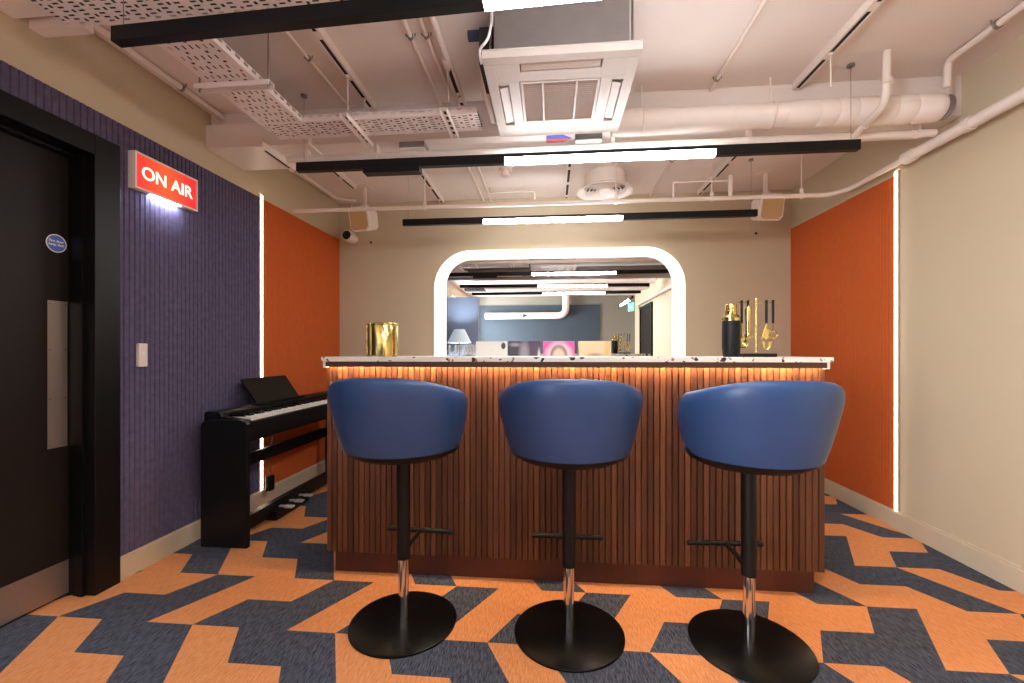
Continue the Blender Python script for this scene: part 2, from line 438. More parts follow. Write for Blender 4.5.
# round blue sign on the door
s = thing('door_sign', 'round blue fire door sign on the black door', 'sign', (XL-.1035, 1.743, 1.608))
P('sign_face', M['signb'], s, lambda bm: lathe(bm, ((.037,-.001),(.037,.0012)), (0,0,0), 40, 'X'))
def ringf(bm):
    lathe(bm, ((.0365,.0),(.0405,.0),(.0405,.0016),(.0365,.0016),(.0365,.0)), (0,0,0), 40, 'X', cap=False)
P('sign_rim', M['signw'], s, ringf)
def text(name, body, size, m, parent, loc, rot, ext=.0006, offset=0.):
    cu = bpy.data.curves.new(name, 'FONT'); cu.body = body; cu.size = size; cu.extrude = ext; cu.align_x = 'CENTER'; cu.align_y = 'CENTER'; cu.offset = offset
    o = bpy.data.objects.new(name, cu); COL.objects.link(o)
    dg = bpy.context.evaluated_depsgraph_get(); me = bpy.data.meshes.new_from_object(o.evaluated_get(dg))
    bpy.data.objects.remove(o); me.materials.clear(); me.materials.append(m); me.name = name
    ob = bpy.data.objects.new(name, me); COL.objects.link(ob); ob.parent = parent; ob.location = loc; ob.rotation_euler = rot
    return ob
text('lettering', 'Fire door\nkeep shut', .0155, M['signw'], s, (.0016, 0, .002), (PI/2, 0, PI/2), .0004, .0003)

# wall switch
t = thing('wall_switch', 'white exit button plate on the blue felt panel', 'switch', (XL+.012, 2.026, 1.104))
P('plate', M['white'], t, lambda bm: box(bm, 0, .02, -.022, .026, -.06, .06, bev=.005))
P('button', M['signw'], t, lambda bm: box(bm, .02, .0215, -.007, .011, .0, .022, bev=.0005))

# ON AIR sign
t = thing('on_air_sign', 'lit red ON AIR sign box mounted on blue felt panel', 'sign', (XL+.012, 2.155, 2.033))
AH, AW, AD = .0925, .191, .034
P('housing', M['white'], t, lambda bm: (box(bm, 0, AD, -AW, AW, AH-.006, AH), box(bm, 0, AD, -AW, -AW+.006, -AH, AH-.006), box(bm, 0, AD, AW-.006, AW, -AH, AH-.006),
    box(bm, 0, AD, -AW+.006, -.09, -AH, -AH+.006), box(bm, 0, AD, .09, AW-.006, -AH, -AH+.006), box(bm, 0, .004, -AW+.006, AW-.006, -AH, AH-.006)))
def bez(bm):
    a, b, q = AW, AH, .009
    box(bm, AD, AD+.006, -a, a, b-q, b); box(bm, AD, AD+.006, -a, a, -b, -b+q); box(bm, AD, AD+.006, -a, -a+q, -b+q, b-q); box(bm, AD, AD+.006, a-q, a, -b+q, b-q)
P('bezel', M['white'], t, bez)
fb = P('sign_face', M['airred'], t, lambda bm: box(bm, AD-.002, AD+.002, -AW+.009, AW-.009, -AH+.009, AH-.009))
text('lettering', 'ON AIR', .091, M['aironw'], t, (AD+.003, 0, -.002), (PI/2, 0, PI/2), .0012, .0012)
P('downlight', M['airled'], t, lambda bm: box(bm, .008, AD-.006, -.088, .088, -AH+.001, -AH+.004))

# ------------------------------------------------------------------ linear lights
TH, TW, TZ = .051, .036, 2.164
def linear_light(x0, x1, y, l0, l1, label, driver=None, along='X', xc=0):
    t = thing('linear_light', label, 'light fitting', ((x0+x1)/2, y, TZ) if along == 'X' else (xc, (x0+x1)/2, TZ), 'black suspended linear lights')
    if along == 'Y': t.rotation_euler = (0, 0, PI/2)
    c = (x0+x1)/2; a, b, p, q = x0-c, x1-c, l0-c, l1-c; w = TW/2
    def hs(bm):
        box(bm, a, p, -w, w, 0, TH, bev=.0015); box(bm, q, b, -w, w, 0, TH, bev=.0015); box(bm, p, q, -w, w, .031, TH)
    P('housing', M['black'], t, hs)
    def df(bm):
        box(bm, p, q, -w, w, .001, .031)
        for f in bm.faces:
            if f.calc_center_median().z < .002: f.material_index = 1
    P('diffuser', [M['trackside'], M['track']], t, df)
    if driver: P('driver_box', M['black'], t, lambda bm: box(bm, driver[0]-c, driver[1]-c, -.03, .03, -.03, 0, bev=.003))
    for xx in (a+.05, b-.05):
        P('suspension_wire', M['galv'], t, lambda bm: tube(bm, ((xx, -.018, TH-.002), (xx, -.018, ZC-TZ-.004)), .0014, 6))
        P('ceiling_rose', M['galv'], t, lambda bm: lathe(bm, ((.018, ZC-TZ-.012), (.018, ZC-TZ-.001)), (xx, -.018, 0), 12))
    return t
linear_light(-1.471, 1.57, 1.279, -.200, .905, 'black linear light hanging in front of the air conditioner').rotation_euler = (0,0,-.0366)
linear_light(-1.4635, 1.590, 2.378, -.252, .8716, 'black linear light with a driver box, behind the air conditioner', (-1.059, -.731))
linear_light(-1.2156, 1.583, 3.467, -.5426, .565, 'black linear light nearest the back wall, above the mirror')
linear_light(-1.44, 1.6, .41, -.14, .967, 'black linear light seen only as the third one in the mirror')
linear_light(-2.0, -.3, 0, -1.77, -.62, 'black linear light running lengthwise, seen small in the mirror', None, 'Y', 1.59)

# ------------------------------------------------------------------ air conditioner
ax0, ax1, ay0, ay1, az = -.277, .360, 1.72, 2.357, 2.305
acx, acy = (ax0+ax1)/2, (ay0+ay1)/2; hw = (ax1-ax0)/2
t = thing('air_conditioner', 'white ceiling cassette air conditioner with silver casing above bar', 'air conditioner', (acx, acy, az))
def acbody(bm):
    b = .275
    box(bm, -b, b, -b, b, .036, ZC-az-.012, bev=.004)
    box(bm, -b+.07, b-.07, -b-.004, -b, .06, .25)
P('casing', M['galv'], t, acbody)
def acpanel(bm):
    # outer frame around the grille opening, with vane slots left open
    h = hw; z0, z1 = 0, .03
    gx, gy0, gy1 = .178, -.155, .180       # grille opening
    box(bm, -h, h, -h, -h+.042, z0, z1); box(bm, -h, h, h-.06, h, z0, z1)
    box(bm, -h, -h+.045, -h+.042, h-.06, z0, z1); box(bm, h-.045, h, -h+.042, h-.06, z0, z1)
    # near vane band
    box(bm, -h+.045, -.17, -h+.042, gy0, z0, z1); box(bm, .17, h-.045, -h+.042, gy0, z0, z1)
    box(bm, -.17, .17, -h+.097, gy0, z0, z1)
    # beside grille
    for sgn in (-1, 1):
        a, b = sgn*(h-.045), sgn*(h-.092); x0, x1 = min(a,b), max(a,b)
        box(bm, x0, x1, gy0, gy0+.02, z0, z1); box(bm, x0, x1, gy1+.02, h-.06, z0, z1)
        a, b = sgn*(h-.092), sgn*gx; box(bm, min(a,b), max(a,b), gy0, h-.06, z0, z1)
    box(bm, -gx, gx, gy1, h-.06, z0, z1)
    box(bm, -h-.002, h+.002, -h-.002, h+.002, z1, z1+.006)
P('fascia_panel', M['acw'], t, acpanel, bevel=.0015)
def acgrille(bm):
    gx, gy0, gy1 = .178, -.155, .180
    n = 22; s = (gy1-gy0-.02)/n
    for i in range(n):
        y = gy0+.01+i*s
        box(bm, -gx+.012, gx-.012, y, y+s*.55, .004, .012, rot=Matrix.Rotation(.5, 3, 'X'))
    for x in (-.075, .075): box(bm, x-.004, x+.004, gy0+.01, gy1-.01, .001, .01)
    box(bm, -gx+.003, -gx+.014, gy0+.003, gy1-.003, -.002, .014); box(bm, gx-.014, gx-.003, gy0+.003, gy1-.003, -.002, .014)
    box(bm, -gx+.014, gx-.014, gy0+.003, gy0+.012, -.002, .014); box(bm, -gx+.014, gx-.014, gy1-.012, gy1-.003, -.002, .014)
g = P('intake_grille', M['acw'], t, acgrille)
P('filter', M['grille'], g, lambda bm: box(bm, -.177, .177, -.154, .179, .018, .028))
P('vane', M['acw'], t, lambda bm: box(bm, -.164, .164, -hw+.05, -hw+.09, .004, .01, rot=Matrix.Rotation(-.18, 3, 'X')))
for sgn in (-1, 1):
    a, b = sgn*(hw-.05), sgn*(hw-.088)
    P('vane', M['acw'], t, lambda bm: box(bm, min(a,b), max(a,b), -.11, .18, .004, .01, rot=Matrix.Rotation(.18*sgn, 3, 'Y')))
for sx in (-1, 1):
    for sy in (-1, 1):
        def brk(bm):
            x, y = sx*.30, sy*.2
            box(bm, x-.025, x+.025, y-.02, y+.02, .06, .066); box(bm, sx*.275-.002, sx*.275+.002, y-.03, y+.03, .06, .14)
            tube(bm, ((x, y, .04), (x, y, ZC-az)), .005, 8); lathe(bm, ((.011,.066),(.011,.076)), (x,y,0), 6); lathe(bm, ((.011,.05),(.011,.06)), (x,y,0), 6)
        P('hanger_bracket', M['galv'], t, brk)
P('valve_box', M['dark'], t, lambda bm: (box(bm, -.35, -.285, -.2, .02, .06, .22, bev=.004)))
P('pipe_joint', M['navyp'], t, lambda bm: tube(bm, ((-.41, -.13, .235), (-.30, -.13, .235)), .022, 14))
P('drain_pipe', M['pipe'], t, lambda bm: (tube(bm, ((-.345, -.05, .235), (-.36, .03, .10), (-.345, .24, .05)), .02, 12, .04), tube(bm, ((-.335, .1, .09), (-.335, .27, .05)), .011, 8)))
P('power_cord', M['signw'], t, lambda bm: tube(bm, ((-.29, -.29, .28), (-.28, -.27, .2), (-.30, -.27, .11), (-.34, -.26, .08), (-.335, -.22, .045)), .006, 8, .05))

# ------------------------------------------------------------------ air duct at the right
t = thing('air_duct', 'white round air duct in front of the beam, with thick wrapped end', 'duct', (0, 2.432, 2.393))
P('duct_run', M['white'], t, lambda bm: lathe(bm, ((.066,.34),(.066,.59),(.064,.61),(.0635,.69),(.0635,1.34)), (0,0,0), 32, 'X'))
P('transition_collar', M['white'], t, lambda bm: lathe(bm, ((.069,.36),(.069,.585),(.067,.60),(.064,.685)), (0,0,0), 32, 'X'))
def insl(bm):
    prof = [(.0645,1.25),(.066,1.262),(.0705,1.33)]
    x = 1.40
    for i in range(6): prof += [(.0705, x), (.0685, x+.004), (.0705, x+.008)]; x += .095
    prof += [(.0705, 1.985), (.067, 2.015), (.05, 2.03)]
    lathe(bm, prof, (0,0,0), 32, 'X')
P('insulation_sleeve', M['white'], t, insl)
P('end_collar', M['galv'], t, lambda bm: lathe(bm, ((.06,2.026),(.06,2.05)), (0,0,0), 28, 'X'))
for x in (.50, 1.18):
    P('hanger_strap', M['pipe'], t, lambda bm: (tube(bm, [(x, .067*math.sin(a), -.067*math.cos(a)) for a in [k*PI/14 for k in range(-14, 15)]], .004, 6), tube(bm, ((x, 0, .066), (x, 0, ZC-2.394)), .005, 6)))

# ------------------------------------------------------------------ pipes
def ring(bm, p, d, r, l=.03):
    d = Vector(d).normalized(); p = Vector(p); tube(bm, (p-d*l/2, p+d*l/2), r, 16)
# sprinkler pipe: along the back, then forward along the right wall
t = thing('sprinkler_pipe', 'white pipe crossing above the mirror then rising along the beige wall', 'pipe', (0, 3.36, 2.276))
P('pipe_run', M['pipe'], t, lambda bm: tube(bm, ((XL+.004, 0, 0), (2.04, 0, 0), (2.115, -.12, 0), (2.115, -.62, 0)), .016, 14, .05))
P('wide_pipe_run', M['pipe'], t, lambda bm: tube(bm, ((2.115, -.6, 0), (2.115, -3.0, 0), (2.115, -5.9, 0)), .030, 16))
P('coupling', M['pipe'], t, lambda bm: ring(bm, (2.115,-.62,0), (0,1,0), .037, .06))
P('coupling', M['pipe'], t, lambda bm: ring(bm, (2.115,-.98,0), (0,1,0), .036, .035))
P('coupling', M['pipe'], t, lambda bm: ring(bm, (2.115,-2.2,0), (0,1,0), .036, .035))
for x in (-1.0, .5, 1.21, 1.85):
    def clip(bm):
        ring(bm, (x,0,0), (1,0,0), .022, .022); tube(bm, ((x,0,.02), (x,0,ZC-2.28)), .005, 6); box(bm, x-.012, x+.012, -.004, .004, .018, .05)
    P('pipe_clip', M['pipe'], t, clip)
def hd(bm):
    tube(bm, ((1.345, 0, .012), (1.345, 0, .17)), .015, 10); tube(bm, ((.93, 0, .13), (1.345, 0, .13)), .007, 8); tube(bm, ((.93,0,0), (.93,0,.13)), .007, 8)
P('branch_pipe', M['pipe'], t, hd)

t = thing('conduit_pipe', 'white pipe running under the beam behind the driver box light', 'pipe', (0, 2.545, 2.316))
P('pipe_run', M['pipe'], t, lambda bm: tube(bm, ((-1.63,0,0), (2.09,0,0)), .0205, 14))
P('riser', M['pipe'], t, lambda bm: tube(bm, ((1.675,0,0), (1.632,-.29,.02), (1.632,-.30,.267)), .0175, 14, .06))
P('coupling', M['pipe'], t, lambda bm: ring(bm, (1.632,-.30,.12), (0,0,1), .022, .02))
P('coupling', M['pipe'], t, lambda bm: ring(bm, (1.66,-.1,.007), (.15,1,0), .022, .02))
for x in (-1.5, -1.06, .36, 1.12, 2.0):
    P('pipe_clip', M['pipe'], t, lambda bm: (ring(bm, (x,0,0), (1,0,0), .026, .02), box(bm, x-.01, x+.01, -.02, .02, .02, .069)))

def conduit(x, y0, y1, r, label, clips=(), z=None, extra=None, name='conduit_pipe'):
    z = z if z is not None else ZC-r-.004
    t = thing(name, label, 'pipe', (x, y0, z))
    P('pipe_run', M['pipe'], t, lambda bm: tube(bm, extra or ((0,0,0), (0,y1-y0,0)), r, 10, .03))
    for y in clips:
        def cl(bm):
            ring(bm, (0,y-y0,0), (0,1,0), r+.004, .014); box(bm, -.004, .004, y-y0-.006, y-y0+.006, r, ZC-z)
            tube(bm, ((-r-.01, y-y0, 0), (-r-.014, y-y0, .02)), .003, 5); tube(bm, ((r+.01, y-y0, 0), (r+.014, y-y0, .02)), .003, 5)
        P('pipe_clip', M['galv'], t, cl)
conduit(-1.205, 1.0, 2.5, .009, 'thin white ceiling conduit beside the cable tray', (1.75, 2.05))
conduit(-.648, 1.0, 2.5, .010, 'thin white ceiling pipe, second from the air conditioner', (1.95,))
conduit(-.573, 1.0, 2.5, .010, 'thin white ceiling pipe, next to the elbowed drain pipe', (1.95,))
conduit(-.51, 1.0, 2.08, .017, 'white drain pipe with an elbow joining the air conditioner', (1.3,), None, ((0,0,-.012), (0,1.07,-.012)))
conduit(.893, 1.0, 2.5, .009, 'thin white ceiling conduit above the round duct', (1.84, 2.4))
conduit(1.985, 1.0, 2.36, .016, 'white ceiling pipe near the beige wall dropping behind duct', (1.8, 2.1), None, ((0,0,0), (0,1.34,0), (0,1.35,-.13)))
conduit(-2.03, 1.7, 4.0, .017, 'white trunking pipe along the ceiling edge above the piano', (2.2, 3.2), None, ((0,0,0), (0,2.22,0), (.16,2.30,0)))
conduit(-.573, 2.76, YB, .010, 'thin white ceiling pipe near the smoke detector', (3.3,))
conduit(-.648, 2.76, YB, .010, 'thin white ceiling pipe by the detector, on the piano side', (3.3,))
conduit(-.54, 3.84, 3.84, .008, 'short thin white pipe crossing behind the smoke detector', (), 2.555, ((0,0,.0448), (0,0,0), (.40,0,0), (.40,0,-.07)))
conduit(.93, 2.76, YB, .008, 'thin white ceiling conduit behind the beam near the round diffuser', (3.4,))

def strut(x, y0, y1, label, drops=(), z=ZC):
    t = thing('strut_channel', label, 'channel', (x, y0, z))
    L = y1-y0
    def ch(bm):
        box(bm, -.0205, -.0175, 0, L, -.04, 0); box(bm, .0175, .0205, 0, L, -.04, 0); box(bm, -.0175, .0175, 0, L, -.003, 0)
        box(bm, -.0175, -.010, 0, L, -.04, -.037); box(bm, .010, .0175, 0, L, -.04, -.037)
        k = 0.
        while k < L:
            box(bm, -.010, .010, k, min(L, k+.045), -.041, -.036); k += .30
        box(bm, -.0205, .0205, -.003, 0, -.04, 0)
    P('channel', M['pipe'], t, ch)
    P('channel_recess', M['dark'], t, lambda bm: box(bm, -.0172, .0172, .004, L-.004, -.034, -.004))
    for y, zz in drops:
        P('hanger_rod', M['pipe'], t, lambda bm: (tube(bm, ((0,y-y0,-.04), (0,y-y0,zz-z)), .0045, 6), lathe(bm, ((.011,-.052),(.011,-.04)), (0,y-y0,0), 6)))
strut(-1.055, 1.55, 2.49, 'white slotted strut on the ceiling above the cross cable tray', ((2.16, 2.385), (2.36, 2.385)))
strut(-.515, 2.10, 2.49, 'short white slotted strut beside the air conditioner', ((2.14, 2.385), (2.36, 2.385)))
strut(1.345, 1.3, 2.49, 'long white slotted strut on the ceiling near the white duct', ((2.2, 2.40),))
strut(-1.73, 2.80, 3.665, 'white slotted strut on the ceiling above the piano speaker')
strut(-1.046, 2.78, YB-.05, 'white slotted strut on the ceiling between mirror and piano')
strut(.148, 2.78, YB-.05, 'white slotted strut on the ceiling beside the round diffuser')
strut(1.36, 2.78, YB-.05, 'white slotted strut on the ceiling near the bar tools')
strut(-1.715, 2.40, 2.775, 'short white strut hung below the boxed soffit', (), 2.372)

# ------------------------------------------------------------------ cable trays (perforated)
def tray(t, L, W, H=.034):
    """perforated tray along local +Y from 0..L, across X -W/2..W/2, bottom at z=0"""
    bm = NB()
    def sheet(rows, conv):
        for (a, b, holes) in rows:
            cuts = []; x = -W/2
            for h0, h1 in holes: cuts.append((x, h0)); x = h1
            cuts.append((x, W/2))
            for c0, c1 in cuts:
                if c1-c0 > 1e-5: bm.faces.new([bm.verts.new(conv(*q)) for q in ((c0,a),(c1,a),(c1,b),(c0,b))])
    rows = []; y = 0.; k = 0; sp = W/8.
    while y < L-.001:
        if k % 4 == 0: d, hs = .024, [(-W/2+sp*(i+1)-.0045, -W/2+sp*(i+1)+.0045) for i in range(7)]
        elif k % 4 == 2: d, hs = .013, [(xx-.0075, xx+.0075) for xx in ((-W*.3, 0, W*.3) if (k//4) % 2 else (-W*.18, W*.18, W*.4))]
        else: d, hs = .012, []
        b = min(L, y+d); rows.append((y, b, hs)); y = b; k += 1
    sheet(rows, lambda x, y: (x, y, 0))
    # flanges with slots
    for sx in (-1, 1):
        y = 0.; k = 0
        while y < L-.001:
            d = .028 if k % 2 else .022; b = min(L, y+d)
            zs = [(0, H)] if k % 2 == 0 else [(0, .018), (.030, H)]
            for z0, z1 in zs: bm.faces.new([bm.verts.new((sx*W/2, q[0], q[1])) for q in ((y,z0),(b,z0),(b,z1),(y,z1))])
            y = b; k += 1
        bm.faces.new([bm.verts.new(q) for q in ((sx*W/2,0,H),(sx*W/2,L,H),(sx*(W/2-.01),L,H),(sx*(W/2-.01),0,H))])
    bmesh.ops.remove_doubles(bm, verts=bm.verts[:], dist=1e-5)
    o = link('tray_sheet', bm, M['trayw'], t)
    s = o.modifiers.new('t', 'SOLIDIFY'); s.thickness = .0015
    def cabs(bm):
        n = 6
        for i in range(n):
            x = -W*.36+W*.72*i/(n-1)
            tube(bm, [(x+random.uniform(-.008,.008), L*j/10, .012+random.uniform(0,.006)) for j in range(11)], .011, 8)
    P('cable_bundle', M['cable'], t, cabs)
TZB = 2.34
t = thing('cable_tray', 'white perforated cable tray running away from the camera toward the beam', 'cable tray', (-1.432, 1.464, TZB)); tray(t, .71, .238)
t = thing('cable_tray', 'white perforated cable tray crossing in front of the beam to the air conditioner', 'cable tray', (-1.553, 2.262, TZB)); t.rotation_euler = (0,0,-PI/2); tray(t, 1.18, .172)
t.location.z = TZB+.004
t = thing('cable_tray', 'white perforated cable tray above the frontmost black light', 'cable tray', (-1.80, 1.391, TZB)); t.rotation_euler = (0,0,-PI/2); tray(t, 1.35, .14)
def tray_strut(name, label, x0, x1, y0, y1, rods, z=TZB-.003):
    t = thing(name, label, 'bracket', ((x0+x1)/2, (y0+y1)/2, z))
    a, b, c, d = x0-(x0+x1)/2, (x1-x0)/2, y0-(y0+y1)/2, (y1-y0)/2
    def ch(bm):
        box(bm, a, b, c, d, -.004, -.001); al = (b-a) > (d-c)
        if al: box(bm, a, b, c, c+.003, -.024, -.004); box(bm, a, b, d-.003, d, -.024, -.004)
        else: box(bm, a, a+.003, c, d, -.024, -.004); box(bm, b-.003, b, c, d, -.024, -.004)
        n0 = len(bm.faces); k = (a if al else c)+.03
        while k < (b if al else d)-.04:
            if al: box(bm, k, k+.028, -.007, .007, -.0052, -.0042)
            else: box(bm, -.007, .007, k, k+.028, -.0052, -.0042)
            k += .05
        bm.faces.ensure_lookup_table()
        for f in bm.faces[n0:]: f.material_index = 1
    P('channel', [M['trayw'], M['dark']], t, ch)
    for rx, ry in rods:
        P('hanger_rod', M['galv'], t, lambda bm: (tube(bm, ((rx-(x0+x1)/2, ry-(y0+y1)/2, -.03), (rx-(x0+x1)/2, ry-(y0+y1)/2, ZC-z)), .004, 6),
            lathe(bm, ((.010,-.012),(.010,-.004)), (rx-(x0+x1)/2, ry-(y0+y1)/2, 0), 6)))
tray_strut('tray_bracket', 'white hanger bar under the lengthwise cable tray', -1.61, -1.25, 1.81, 1.851, ((-1.265, 1.83), (-1.597, 1.83)))
tray_strut('tray_bracket', 'white slotted bracket under the cross tray, farther from air conditioner', -1.075, -1.035, 2.11, 2.44, (), TZB+.004)
tray_strut('tray_bracket', 'white slotted bracket under the cross tray, nearest air conditioner', -.555, -.515, 2.11, 2.40, (), TZB+.004)

# junction boxes, sticker, detector, diffuser
for x, lab in ((-.83, 'small grey metal box on the beam above the driver box'), (.22, 'small grey metal box on the beam behind the air conditioner')):
    t = thing('junction_box', lab, 'box', (x, 2.565, 2.385))
    P('box_body', M['galv'], t, lambda bm: box(bm, -.078, .078, -.05, .05, -.035, 0, bev=.003))
    P('lid', M['white'], t, lambda bm: box(bm, -.074, .074, -.047, .047, -.044, -.035))
t = thing('flow_arrow_sticker', 'blue and red arrow sticker on the white beam', 'sticker', (.045, 2.565, 2.385))
def arw(bm, s):
    prism(bm, [(-.07,0), (.03,0), (.085,0), (.03,.045*s), (-.07,.045*s)], 'Z', -.0012, 0)
P('blue_half', M['bluest'], t, lambda bm: arw(bm, -1)); P('red_half', M['red'], t, lambda bm: arw(bm, 1))
t = thing('smoke_detector', 'white round smoke detector on ceiling near mirror', 'detector', (-.36, 3.45, ZC))
P('base', M['white'], t, lambda bm: lathe(bm, ((.052,0),(.052,-.018),(.045,-.022)), (0,0,0), 28))
P('sensor_head', M['white'], t, lambda bm: lathe(bm, ((.030,-.022),(.030,-.045),(.040,-.048),(.040,-.062),(.026,-.072),(.004,-.074)), (0,0,0), 28))
t = thing('ceiling_diffuser', 'round white air diffuser on ceiling above the mirror light', 'vent', (.452, 3.64, 2.455))
P('neck', M['white'], t, lambda bm: lathe(bm, ((.165,.03),(.165,ZC-2.455)), (0,0,0), 36))
P('face_ring', M['white'], t, lambda bm: lathe(bm, ((.17,.03),(.225,.012),(.232,.0),(.226,-.006),(.185,.004),(.17,.02)), (0,0,0), 48, cap=False))
def cones(bm):
    for r in (.17, .14, .11, .08): lathe(bm, ((r-.012,.03),(r,.002),(r-.004,.0),(r-.016,.028),(r-.012,.03)), (0,0,0), 40, cap=False)
    lathe(bm, ((.055,.012),(.05,.002),(.01,0)), (0,0,0), 24)
P('cone', M['white'], t, cones)
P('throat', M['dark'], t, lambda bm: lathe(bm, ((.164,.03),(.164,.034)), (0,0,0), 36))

# speakers
def speaker(x, label, rz):
    t = thing('speaker', label, 'speaker', (x, 3.72, 2.305), 'white hanging speakers', rz)
    w = .10; h = .105; c = .03
    oct_ = [(-w+c,-h),(w-c,-h),(w,-h+c),(w,h-c),(w-c,h),(-w+c,h),(-w,h-c),(-w,-h+c)]
    def cab(bm):
        v0 = [bm.verts.new((p[0]*.98, -.085, p[1])) for p in oct_]; v1 = [bm.verts.new((p[0], -.06, p[1])) for p in oct_]
        v2 = [bm.verts.new((p[0]*.72, .10, p[1]*.80)) for p in oct_]
        bm.faces.new(v0); bm.faces.new(list(reversed(v2)))
        for A, B in ((v0,v1),(v1,v2)):
            for i in range(8): bm.faces.new((A[i],B[i],B[(i+1)%8],A[(i+1)%8]))
    a = P('cabinet', M['white'], t, cab, bevel=.004); a.rotation_euler = (.2,0,0)
    def gr(bm): prism(bm, [(p[0]*.86, p[1]*.88) for p in oct_], 'Y', -.0885, -.084)
    P('speaker_grille', M['tan'], t, gr, bevel=.002).rotation_euler = (.2,0,0)
    def br(bm):
        box(bm, -.022, .022, -.02, .03, h-.012, h+.03); box(bm, -.015, .015, -.005, .015, h+.03, ZC-2.305)
        box(bm, -.05, .05, -.04, .05, ZC-2.305-.008, ZC-2.305)
    P('bracket', M['pipe'], t, br)
speaker(-1.66, 'white octagonal speaker hanging over the piano beside the small camera', -.2)
speaker(1.77, 'white octagonal speaker hanging over the bar tools, at the light end', .12)
# cctv camera
t = thing('security_camera', 'small white bullet security camera on back wall corner', 'camera', (-1.945, YB, 2.24))
P('body', M['white'], t, lambda bm: lathe(bm, ((.036,-.04),(.052,-.055),(.054,-.16),(.05,-.175),(.044,-.178),(.043,-.168)), (0,0,0), 28, 'Y'))
P('lens', M['glassb'], t, lambda bm: lathe(bm, ((.042,-.165),(.042,-.172),(.02,-.176)), (0,0,0), 28, 'Y'))
P('mount', M['white'], t, lambda bm: (lathe(bm, ((.04,0),(.04,-.015)), (0,0,0), 24, 'Y'), lathe(bm, ((.018,-.015),(.018,-.06)), (0,0,0), 16, 'Y')))
P('cord', M['white'], t, lambda bm: tube(bm, ((0,-.03,.03), (.01,-.03,.09), (-.03,-.02,.16), (-.02,-.02,ZC-2.24)), .003, 6, .03))
for x, lab in ((-1.776, 'tiny dark wall fixing below the speaker beside the camera'), (1.878, 'tiny dark wall fixing below the speaker over the bar tools')):
    bm = NB(); lathe(bm, ((.011,0),(.011,-.006),(.006,-.012)), (0,0,0), 14, 'Y'); tag(link('wall_bolt', bm, M['dark'], None, (x, YB, 2.208)), lab, 'bolt', 'wall fixings')

# ------------------------------------------------------------------ bar
BX0, BX1, BY, BD = -1.130, 1.252, 2.085, .52
t = thing('bar_counter', 'bar counter fronted with vertical walnut slats', 'bar', (BX0, BY, 0))
L = BX1-BX0
def slats(bm):
    n = 84; p = L/n
    for i in range(n):
        x = i*p
        prof = [(x+.0015,.016),(x+.0015,.004),(x+.004,.0),(x+p-.004,.0),(x+p-.0015,.004),(x+p-.0015,.016)]
        prism(bm, prof, 'Z', .112, 1.064)
P('slatted_front', M['slat'], t, slats)
def carc(bm):
    box(bm, 0, L, .016, .03, .112, 1.073)
    box(bm, 0, .018, .03, BD, .112, 1.073); box(bm, L-.018, L, .03, BD, .112, 1.073)
    box(bm, .018, L-.018, .03, BD, .112, .13); box(bm, .018, L-.018, .03, BD-.02, .60, .618); box(bm, L*.5-.01, L*.5+.01, .03, BD-.02, .13, 1.05)
P('carcass', M['fascia'], t, carc)
P('plinth', M['plinth'], t, lambda bm: box(bm, .033, L-.033, .03, BD-.05, 0, .112))
P('fascia', M['fascia'], t, lambda bm: box(bm, .0135, L-.0135, -.034, -.029, 1.046, 1.0725))
for x in (.002, L-.013): P('end_trim', M['terr'], t, lambda bm: box(bm, x, x+.011, -.036, -.001, 1.043, 1.0725))
P('led_strip', M['barled'], t, lambda bm: box(bm, .02, L-.02, -.028, -.018, 1.060, 1.064))
t = thing('worktop', 'white speckled terrazzo worktop on the slatted bar', 'worktop', (BX0, BY, 1.073))
P('slab', M['terr'], t, lambda bm: box(bm, -.007, L+.0125, -.040, BD+.03, 0, .023), bevel=.002)
CT = 1.096
# ice bucket
t = thing('ice_bucket', 'gold ice bucket on the end of the bar nearest the piano', 'ice bucket', (-.912, 2.27, CT))
R = .083
P('bucket_body', M['gold'], t, lambda bm: lathe(bm, ((R-.004,0),(R,.004),(R,.176),(R-.003,.18),(R-.006,.176),(R-.006,.012),(.01,.01)), (0,0,0), 48))
P('rim', M['gold'], t, lambda bm: lathe(bm, ((R+.0005,.166),(R+.003,.168),(R+.003,.174),(R+.0005,.176)), (0,0,0), 48, cap=False))
P('seam', M['gold'], t, lambda bm: box(bm, -.036, -.030, -R*.93-.004, -R*.88, .004, .176))
# shaker
t = thing('cocktail_shaker', 'black cocktail shaker with gold cap beside bar tool stand', 'shaker', (.884, 2.20, CT))
P('shaker_body', M['black'], t, lambda bm: lathe(bm, ((.034,0),(.038,.004),(.042,.05),(.0425,.172),(.041,.176)), (0,0,0), 36))
P('shoulder', M['gold'], t, lambda bm: lathe(bm, ((.0425,.176),(.0425,.192),(.039,.194),(.034,.204),(.028,.207)), (0,0,0), 36))
P('cap', M['gold'], t, lambda bm: lathe(bm, ((.027,.207),(.026,.252),(.024,.258),(.01,.26)), (0,0,0), 32))
